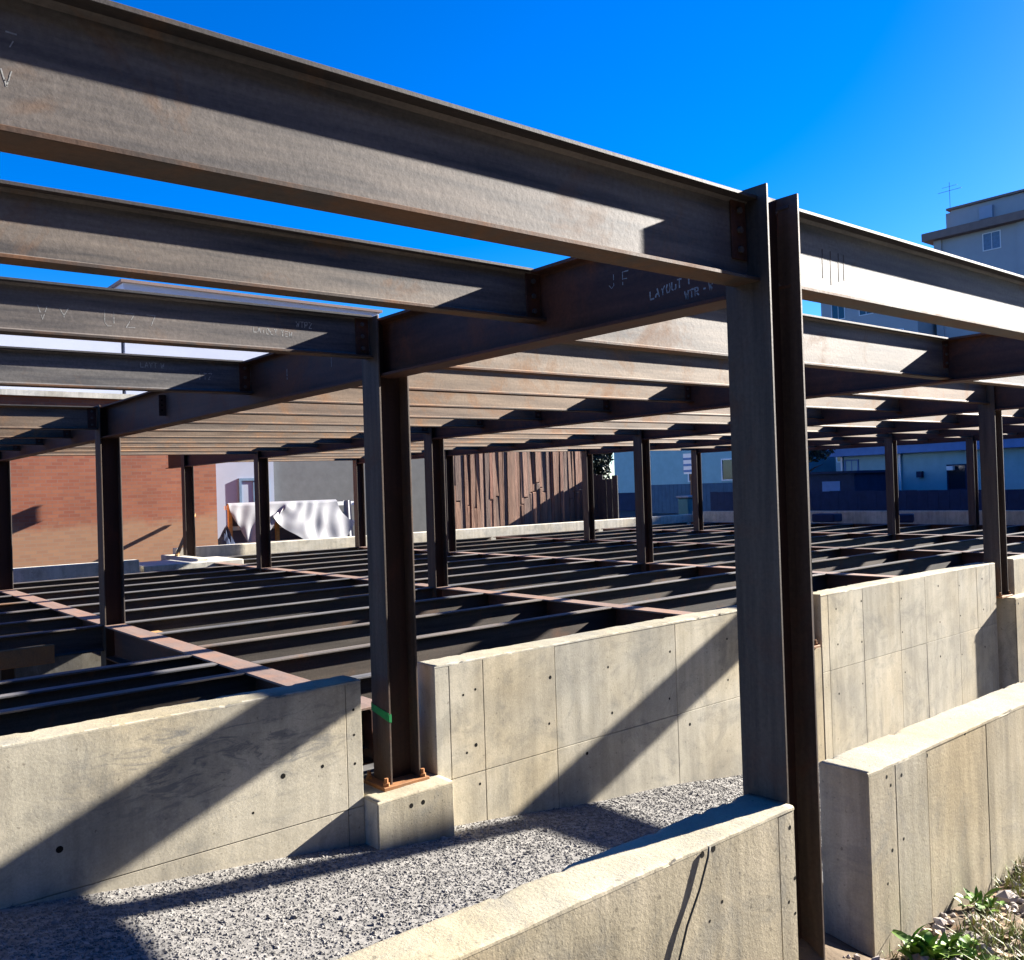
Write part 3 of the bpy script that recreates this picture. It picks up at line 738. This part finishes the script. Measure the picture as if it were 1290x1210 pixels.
# plank lagging wall with a low return
pw = empty('lagging_wall', (18, 21.6, -1.6), 'tall wall of rough brown upright planks behind the deck', 'wall')
rnd = random.Random(5)
UNIT = MB().chbox((-.5, 0, 0), (.5, .05, 1), .012).mesh('plank', M['plank'])
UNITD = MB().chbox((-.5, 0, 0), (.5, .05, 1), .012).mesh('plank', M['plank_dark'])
part('backing', 'navy', pw, ((15.2, 21.72, -1.6), (21.45, 21.78, 2.3)))
x = 15.3
while x < 21.4:
    wd = rnd.uniform(.07, .19); z = -1.55
    for zt in ((-.1 + rnd.uniform(-.5, .3), 2.25 + rnd.uniform(-.2, .1)) if rnd.random() < .4 else (2.25 + rnd.uniform(-.2, .1),)):
        o = link('plank', UNIT, pw, (x + wd / 2 - 18, rnd.uniform(-.018, .018), z + 1.6), (rnd.uniform(-.008, .008), rnd.uniform(-.012, .012), rnd.uniform(-.025, .025)))
        o.scale = (wd * .97, 1, zt - z - .012); z = zt
    x += wd
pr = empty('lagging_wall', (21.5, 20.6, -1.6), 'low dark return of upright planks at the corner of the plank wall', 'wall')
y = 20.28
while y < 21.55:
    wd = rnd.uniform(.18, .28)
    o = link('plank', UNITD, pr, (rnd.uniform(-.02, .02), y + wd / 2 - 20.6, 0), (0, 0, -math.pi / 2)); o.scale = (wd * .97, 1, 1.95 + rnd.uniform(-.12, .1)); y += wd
# guard rail with the tarpaulin hung over it
fr = empty('guard_rail', (10.3, 20.75, -1.45), 'rail frame of posts and boards under the draped white tarpaulin', 'rail')
for x in (8.55, 9.75, 10.95, 12.15): MB().chbox((x - 10.3 - .045, -.045, 0), (x - 10.3 + .045, .045, 1.30), .005).build('post', M['timber'], fr)
for z, mt in ((1.22, 'white'), (.72, 'white'), (.32, 'white')): MB().chbox((-1.85, .05, z - .05), (1.95, .085, z + .05), .004).build('rail_board', M[mt], fr)
MB().chbox((-1.75, .12, .1), (1.4, .15, 1.0), .004).build('back_board', M['purple_sheet'], fr)
def tarp():
    nx, nz = 70, 22; vs = []; fs = []
    for j in range(nz + 1):
        t = j / nz
        for i in range(nx + 1):
            s = i / nx; x = -1.8 + 2.9 * s
            # swags hang from points along the top rail
            sw = abs(math.sin(s * math.pi * 2.0)); low = .22 + .85 * (.55 + .45 * math.sin(s * 7.0 + .6)) * (1 - .35 * s)
            low = .16 + 1.02 * abs(math.sin(math.pi * (s * 1.75 + .12))) ** .7 + .12 * math.sin(s * 17)
            low = min(1.2, max(.15, low))
            z = 1.30 - low * t
            x += .42 * t * t * math.sin(s * 5.5 + 2.2)
            fold = math.sin(s * 46 + 7 * t + 2.2 * math.sin(s * 9)) * .016 + math.sin(s * 23 - 6 * t) * .012 + noise.noise(Vector((x * 3, t * 2.5, 1))) * .03
            y = -.075 - (.12 + .16 * sw) * t + fold * (.35 + .65 * t)
            vs.append((x, y, z))
    n = nx + 1
    for j in range(nz):
        for i in range(nx): fs.append((j * n + i, j * n + i + 1, (j + 1) * n + i + 1, (j + 1) * n + i))
    # part over the rail and down behind
    b0 = len(vs)
    for i in range(n):
        x, y, z = vs[i]; vs.append((x, .0, 1.335)); vs.append((x, .12, 1.29))
    for i in range(nx):
        fs.append((i, b0 + 2 * i, b0 + 2 * i + 2, i + 1)); fs.append((b0 + 2 * i, b0 + 2 * i + 1, b0 + 2 * i + 3, b0 + 2 * i + 2))
    o = MB().add(vs, fs).build('tarpaulin', M['tarp'], None, (10.3, 20.75, -1.45), smooth=True)
    tag(o, 'crumpled white tarpaulin draped over the rail before the grey building', 'tarpaulin')
    sub = MB()
    nx = 12; vs = []; fs = []
    for j in range(13):
        for i in range(nx + 1):
            s = i / nx; t = j / 12
            vs.append((1.28 + .22 * s * (1 + .3 * t), -.09 + .03 * math.sin(s * 9) + .02 * t, 1.30 - 1.0 * t))
    for j in range(12):
        for i in range(nx): fs.append((j * 13 + i, j * 13 + i + 1, (j + 1) * 13 + i + 1, (j + 1) * 13 + i))
    o = sub.add(vs, fs).build('tarpaulin', M['tarp'], None, (10.3, 20.75, -1.45), smooth=True)
    tag(o, 'narrow strip of white tarpaulin hanging near the right end of the rail', 'tarpaulin')
tarp()
for o in COL.objects:
    if o.parent is None and o.name.split('.')[0] in ('tarpaulin', 'guard_rail'):
        o.location = (10.82, 21.8, -1.52); o.scale = (1.05,) * 3
def heap(name, c, r, mat, label, cat):
    vs, fs = [], []; n = 20; m = 7
    for j in range(m + 1):
        for i in range(n):
            a = 2 * math.pi * i / n; t = j / m
            q = 1 + .3 * noise.noise(Vector((math.cos(a) * 2, math.sin(a) * 2, t * 2)))
            vs.append((r[0] * math.cos(a) * (1 - t ** 2 * .98) * q, r[1] * math.sin(a) * (1 - t ** 2 * .98) * q, r[2] * t * (1 + .35 * noise.noise(Vector((math.cos(a) * 3, math.sin(a) * 3, t * 4))))))
    for j in range(m):
        for i in range(n): fs.append((j * n + i, j * n + (i + 1) % n, (j + 1) * n + (i + 1) % n, (j + 1) * n + i))
    fs.append(tuple(m * n + i for i in range(n)))
    o = MB().add(vs, fs).build(name, M[mat], None, c); tag(o, label, cat); return o
heap('folded_tarpaulin', (5.9, 18.4, -1.45), (.75, .35, .16), 'tarp_blue', 'blue grey tarpaulin heap on the ground before the brick wall', 'tarpaulin')
tag(MB().tube([(6.75, 19.3, -1.2), (7.75, 20.9, -.35)], .045, 4).build('timber_brace', M['timber']), 'slanting timber brace leaning on the brick corner', 'brace')
heap('dark_bag', (8.75, 21.5, -1.5), (.28, .25, .75), 'navy', 'black bags standing left of the draped tarpaulin', 'bag')

# teal house at the right, behind the grey wall
XH = 44.0
hs_ = empty('teal_house', (XH, 20, -2.1), 'long blue green house in shade beyond the right end of the deck', 'house')
part('wall', 'teal', hs_, ((XH, 8, -2.2), (XH + 9, 25.2, 1.18)))
part('eave_board', 'blue_roof', hs_, ((XH - .6, 7.5, 1.182), (XH + .15, 25.6, 1.62)))
rm = MB().add([(XH - .7, 7.3, 1.63), (XH + 9.7, 7.3, 1.63), (XH + 4.5, 7.3, 3.6), (XH - .7, 25.8, 1.63), (XH + 9.7, 25.8, 1.63), (XH + 4.5, 25.8, 3.6)], [(0, 1, 2), (3, 5, 4), (0, 3, 4, 1), (0, 2, 5, 3), (1, 4, 5, 2)])
o = rm.build('roof', M['blue_roof'], hs_); o.location = -Vector(hs_.location)
w1 = pwin(hs_, (18.68, -.72), (19.62, .53), ('x', XH), frame='navy', bars=0)
part('window_box', 'white', hs_, ((XH - .35, 19.2, .25), (XH - .1, 19.5, .45)))
pwin(hs_, (23.0, -.85), (23.62, .36), ('x', XH), frame='white', bars=0)
pwin(hs_, (24.15, -.8), (24.95, 1.0), ('x', XH), frame='blue_roof', glass='teal', bars=1)
part('sill', 'white', hs_, ((XH - .15, 18.4, -.86), (XH - .002, 19.8, -.76)), ((XH - .15, 22.8, -.98), (XH - .002, 23.8, -.88)))
for yy in (21.9, 17.7, 25.05): part('downpipe', 'white', hs_, ((XH - .16, yy - .05, -2.2), (XH - .06, yy + .05, 1.17)))
part('lamp', 'navy', hs_, ((XH - .3, 20.75, -.05), (XH - .05, 21.0, .25)))
sh = empty('garden_shed', (38, 23, -2.1), 'dark navy shed left of the teal house', 'shed')
part('wall', 'navy', sh, ((38, 21.1, -2.2), (41, 24.4, .25)))
part('roof', 'navy', sh, ((37.8, 20.9, .252), (41.2, 24.6, .36)))
part('door', 'blue_roof', sh, ((37.96, 21.8, -2.2), (37.998, 22.7, -.1)))
tb = empty('blue_building', (41, 35, -2.1), 'bright teal building beyond the low plank return', 'building')
part('wall', 'teal', tb, ((40, 27.2, -2.2), (47, 37.9, 3.0)))
part('base_band', 'navy', tb, ((39.9, 27.2, -2.2), (39.998, 37.9, -.42)))
for yy in (29.0, 31.3): pwin(tb, (yy, .1), (yy + .9, 1.3), ('x', 40), frame='white', bars=0)
part('roof', 'blue_roof', tb, ((39.6, 26.9, 3.002), (47.4, 38.2, 3.3)))
nb = empty('blue_fence', (33, 27, -2.1), 'dark blue fence seen left of the front column', 'fence')
for k in range(24): part('board', 'fence_blue', nb, ((36, 25.3 + k * .26, -2.2), (36.04, 25.3 + k * .26 + .25, -.0)))
part('rail', 'navy', nb, ((36.041, 25.3, -.6), (36.09, 31.5, -.48)), ((36.041, 25.3, -1.8), (36.09, 31.5, -1.68)))
bn = empty('wheeled_bin', (25.9, 20.9, -2.1), 'teal wheeled bin with a pale lid behind the far corner', 'bin')
part('body', 'bin', bn, ((25.6, 20.65, -2.0), (26.2, 21.15, -.52)), ch=.04)
part('lid', 'tarp', bn, ((25.54, 20.6, -.518), (26.26, 21.2, -.43)), ch=.03)
sp = empty('sign_post', (30.5, 24.4, -2.1), 'slim post carrying a blue and white striped panel', 'sign')
part('post', 'flange_rust', sp, ((30.46, 24.36, -2.2), (30.54, 24.44, .4)))
part('panel', 'white', sp, ((30.43, 24.25, .42), (30.459, 24.75, 1.3)))
for k in range(3): part('stripe', 'blue_roof', sp, ((30.424, 24.25, .5 + k * .26), (30.4295, 24.75, .6 + k * .26)))

# apartment block on the skyline
ap = empty('apartment_block', (83, 27, -2), 'large pale apartment block on the skyline at the right', 'building')
part('wall', 'apt', ap, ((81.8, -6, -2.2), (104, 36.9, 21.25)))
part('roof_slab', 'apt_roof', ap, ((80.9, -6.7, 21.252), (104.7, 37.6, 21.95)))
part('penthouse', 'apt', ap, ((85.7, -4, 21.952), (100, 37.0, 24.8)))
part('penthouse_coping', 'apt_roof', ap, ((85.4, -4.3, 24.802), (100.3, 37.3, 25.0)))
part('roof_vent', 'render_white', ap, ((85.3, 33.2, 23.2), (85.698, 34.3, 24.3)))
part('pilaster', 'apt', ap, *[((81.6, y_, -2.2), (81.798, y_ + .65, 21.24)) for y_ in (0, 6, 12, 18, 24, 29.2, 36.2)])
for f in range(6):
    for k in range(9):
        y_ = 31.2 - k * 3.9
        pwin(ap, (y_, 19.4 - 3.4 * f), (y_ + 1.5, 20.95 - 3.4 * f), ('x', 81.8), frame='white', glass='tarp_blue')
wg = empty('apartment_wing', (79, 42, -2), 'lower grey wing left of the apartment block, seen under the beam', 'building')
part('wall', 'apt', wg, ((79, 37.3, -2.2), (95, 46.7, 18.3)))
part('roof_slab', 'apt_roof', wg, ((78.6, 37.7, 18.302), (95.4, 47.0, 18.7)))
for f in range(5):
    for k in range(3): pwin(wg, (38.6 + k * 2.8, 15.2 - 3.4 * f), (40.0 + k * 2.8, 16.8 - 3.4 * f), ('x', 79), frame='white', glass='glass')
am = empty('roof_antenna', (89, 38.5, 21.9), 'thin antenna mast on the apartment block roof', 'antenna')
MB().tube([(-2, -.9, 3.0), (-2, -.9, 6.0)], .022, 5).build('mast', M['wire'], am)
MB().tube([(-2, -2, 5.2), (-2, .2, 5.2)], .02, 5).tube([(-2, -1.6, 5.6), (-2, -.2, 5.6)], .015, 5).build('crossbar', M['wire'], am)
MB().box((-2.3, -1.2, -.0), (-1.7, -.6, 3.0)).build('mast_base', M['apt'], am)

# unseen frontage added behind the camera to block sky light on the steel
sf = empty('sky_blocker_building', (0, -15, -2), 'unseen dark slate frontage added to block sky light', 'building')
part('wall', 'sky_blocker', sf, ((-55, -27, -2.6), (36, -15, 13)))
part('coping', 'conc_dark', sf, ((-55.3, -27.3, 13.002), (36.3, -14.7, 13.4)))

# ------------------------------------------------------------------ foliage
def leaves(c, rad, n, size, mat, flat=.6, hole=.12, seed=0):
    rg = np.random.default_rng(seed); vs = []; fs = []
    k = 0
    while k < n:
        p = rg.normal(0, 1, 3); p /= np.linalg.norm(p); p *= rg.uniform(.25, 1) ** .5
        q = np.array(p) * rad
        if noise.noise(Vector((q[0] * .9 + seed, q[1] * .9, q[2] * .9))) < -hole: 
            if rg.uniform() < .85: k += 1; continue
        s = size * rg.uniform(.6, 1.3); a = rg.normal(0, 1, 3); a /= np.linalg.norm(a); b = np.cross(a, rg.normal(0, 1, 3)); b /= np.linalg.norm(b)
        o = np.array(c) + q; i = len(vs)
        vs += [tuple(o - a * s), tuple(o + b * s * .45), tuple(o + a * s), tuple(o - b * s * .45)]; fs.append((i, i + 1, i + 2, i + 3)); k += 1
    return MB().add(vs, fs)
def tree(base, h, rad, n, label, seed, size=.11):
    e = empty('tree', base, label, 'tree', 'trees behind the deck'); rg = random.Random(seed)
    m = MB().tube([(0, 0, 0), (.1, .05, h * .35), (.05, -.05, h * .7), (.1, 0, h * .95)], [.16, .12, .07, .02], 7)
    for k in range(7):
        a = rg.uniform(0, 6.28); z = h * rg.uniform(.35, .8); l = rad[0] * rg.uniform(.5, .9)
        m.tube([(.07, 0, z), (math.cos(a) * l * .5, math.sin(a) * l * .5, z + l * .3), (math.cos(a) * l, math.sin(a) * l, z + l * .5)], [.05, .03, .01], 5)
    m.build('trunk', M['bark'], e)
    leaves((0, 0, h * .68), rad, n, size, M['dark_leaf'], seed=seed).build('crown', M['dark_leaf'], e)
tree((35.5, 22.0, -2.1), 5.5, (1.2, 1.5, .9), 2200, 'dark tree with bright sky gaps just right of the front column', 4)
tree((24.4, 24.4, -1.6), 4.8, (.9, .9, 2.2), 5600, 'dense dark tree behind the low plank return', 5)
nf = empty('board_fence', (30, 14, -2.2), 'low dark navy board fence between the grey wall and the teal house', 'fence')
for k in range(46):
    part('board', 'navy', nf, ((30, 6.5 + k * .36, -2.2), (30.03, 6.5 + k * .36 + .352, -.55 + .035 * noise.noise(Vector((k * .7, 1, 1))) + .004 * k)))

# ------------------------------------------------------------------ weeds and litter at the foot of the right hand wall
def zsoil(x, y):
    return zstreet(x) + .012 + .05 * max(0, (y - 1.2)) + .035 * noise.noise(Vector((x * 2.2, y * 2.2, 1))) + .018 * noise.noise(Vector((x * 8, y * 8, 2))) + (.14 * math.exp(-((x - 2.95) ** 2 + (y - 1.95) ** 2) / .05))
tag(grid_mesh(np.linspace(2.2, 7.5, 150), np.linspace(.4, 2.3, 55), zsoil).build('soil', M['soil'], smooth=True), kind='structure')
n = 1600
xx = RNG.uniform(2.7, 6.5, n); yy = RNG.uniform(.9, 1.80, n); ss = RNG.gamma(3, .004, n) + .003
stones(np.stack([xx, yy, np.array([zsoil(a, b) for a, b in zip(xx, yy)]) + ss * .2], -1), ss, 'pebbles', M['stone'])
def grass(n, seed):
    rg = random.Random(seed); m = MB()
    while n:
        x, y = rg.uniform(3.35, 6.5), rg.uniform(.8, 1.80)
        if noise.noise(Vector((x * 3, y * 3, 9))) < -.02: 
            n -= 1; continue
        z = zsoil(x, y) - .005; h = rg.uniform(.03, .10); a = rg.uniform(0, 6.28); b = rg.uniform(.2, 1.1); wdt = rg.uniform(.0015, .004)
        dx, dy = math.cos(a), math.sin(a); sx, sy = -dy * wdt, dx * wdt
        m.add([(x - sx, y - sy, z), (x + sx, y + sy, z), (x + dx * h * b * .4 + sx * .7, y + dy * h * b * .4 + sy * .7, z + h * .7), (x + dx * h * b * .4 - sx * .7, y + dy * h * b * .4 - sy * .7, z + h * .7), (x + dx * h * b, y + dy * h * b, z + h)], [(0, 1, 2, 3), (3, 2, 4)])
        n -= 1
    o = m.build('grass', M['grass']); tag(o, 'short patchy grass on the soil by the right wall', None, None, 'stuff')
grass(9000, 4)
def leaf_blade(l, wd, curl):
    vs = []; fs = []
    for j in range(6):
        t = j / 5; ww = wd * math.sin(math.pi * min(.97, .12 + t * .86)); 
        z = l * (.75 * t - curl * t * t); x = l * t * .85
        vs += [(x, -ww, z + .25 * ww), (x, 0, z), (x, ww, z + .25 * ww)]
    for j in range(5):
        a = j * 3; fs += [(a, a + 1, a + 4, a + 3), (a + 1, a + 2, a + 5, a + 4)]
    return MB().add(vs, fs).mesh('leaf', M['leaf'], True)
LV = [leaf_blade(.075, .014, .35), leaf_blade(.06, .016, .6), leaf_blade(.095, .012, .3)]
def weed(x, y, n, s, label, seed):
    rg = random.Random(seed)
    e = empty('weed', (x, y, zsoil(x, y) - .01), label, 'plant', 'weeds along the wall')
    for k in range(n):
        o = link('leaf', LV[k % 3], e, (rg.gauss(0, .03), rg.gauss(0, .03), rg.uniform(0, .05)), (rg.uniform(-.3, .3), rg.uniform(-.5, .35), k * 2.4 + rg.uniform(-.3, .3)))
        q = s * rg.uniform(.7, 1.2); o.scale = (q, q * rg.uniform(.9, 1.5), q)
weed(3.44, 1.68, 60, 1.1, 'bright green leafy weed at the corner of the right wall', 1)
weed(3.56, 1.60, 40, .9, 'small bright weed in front of the right wall corner', 2)
weed(4.05, 1.74, 30, .8, 'yellowish weed tuft against the foot of the right wall', 3)
weed(4.35, 1.55, 26, .75, 'low weed among dry leaves right of the yellowish tuft', 6)
def litter(n, seed):
    rg = random.Random(seed); m = MB()
    for k in range(n):
        x, y = rg.uniform(3.4, 6.2), rg.uniform(.9, 1.78); z = zsoil(x, y) + rg.uniform(.005, .03)
        l = rg.uniform(.02, .055); a = rg.uniform(0, 6.28); tl = rg.uniform(-.5, .5)
        dx, dy = math.cos(a), math.sin(a); px, py = -dy * l * .4, dx * l * .4
        m.add([(x, y, z), (x + dx * l * .5 + px, y + dy * l * .5 + py, z + tl * l * .4), (x + dx * l, y + dy * l, z + tl * l), (x + dx * l * .5 - px, y + dy * l * .5 - py, z + tl * l * .1)], [(0, 1, 2), (0, 2, 3)])
    tag(m.build('leaf_litter', M['dry']), 'dry brown fallen leaves scattered on the soil by the right wall', None, None, 'stuff')
litter(900, 8)
for k, (x, y, s, lab) in enumerate([(3.72, 1.63, .05, 'pinkish stone on the soil right of the bright weed'), (3.9, 1.70, .04, 'small grey stone close to the wall foot'), (4.28, 1.72, .06, 'pale brown stone further along the wall foot')]):
    V, F = ico(); vs = [(v[0] * s * (1 + .25 * math.sin(i * 3 + k)), v[1] * s * .8 * (1 + .2 * math.cos(i * 5 + k)), v[2] * s * .6) for i, v in enumerate(V)]
    tag(MB().add(vs, F.tolist()).build('stone', M['stone'], None, (x, y, zsoil(x, y) + s * .25)), lab, 'stone', 'stones by the wall')
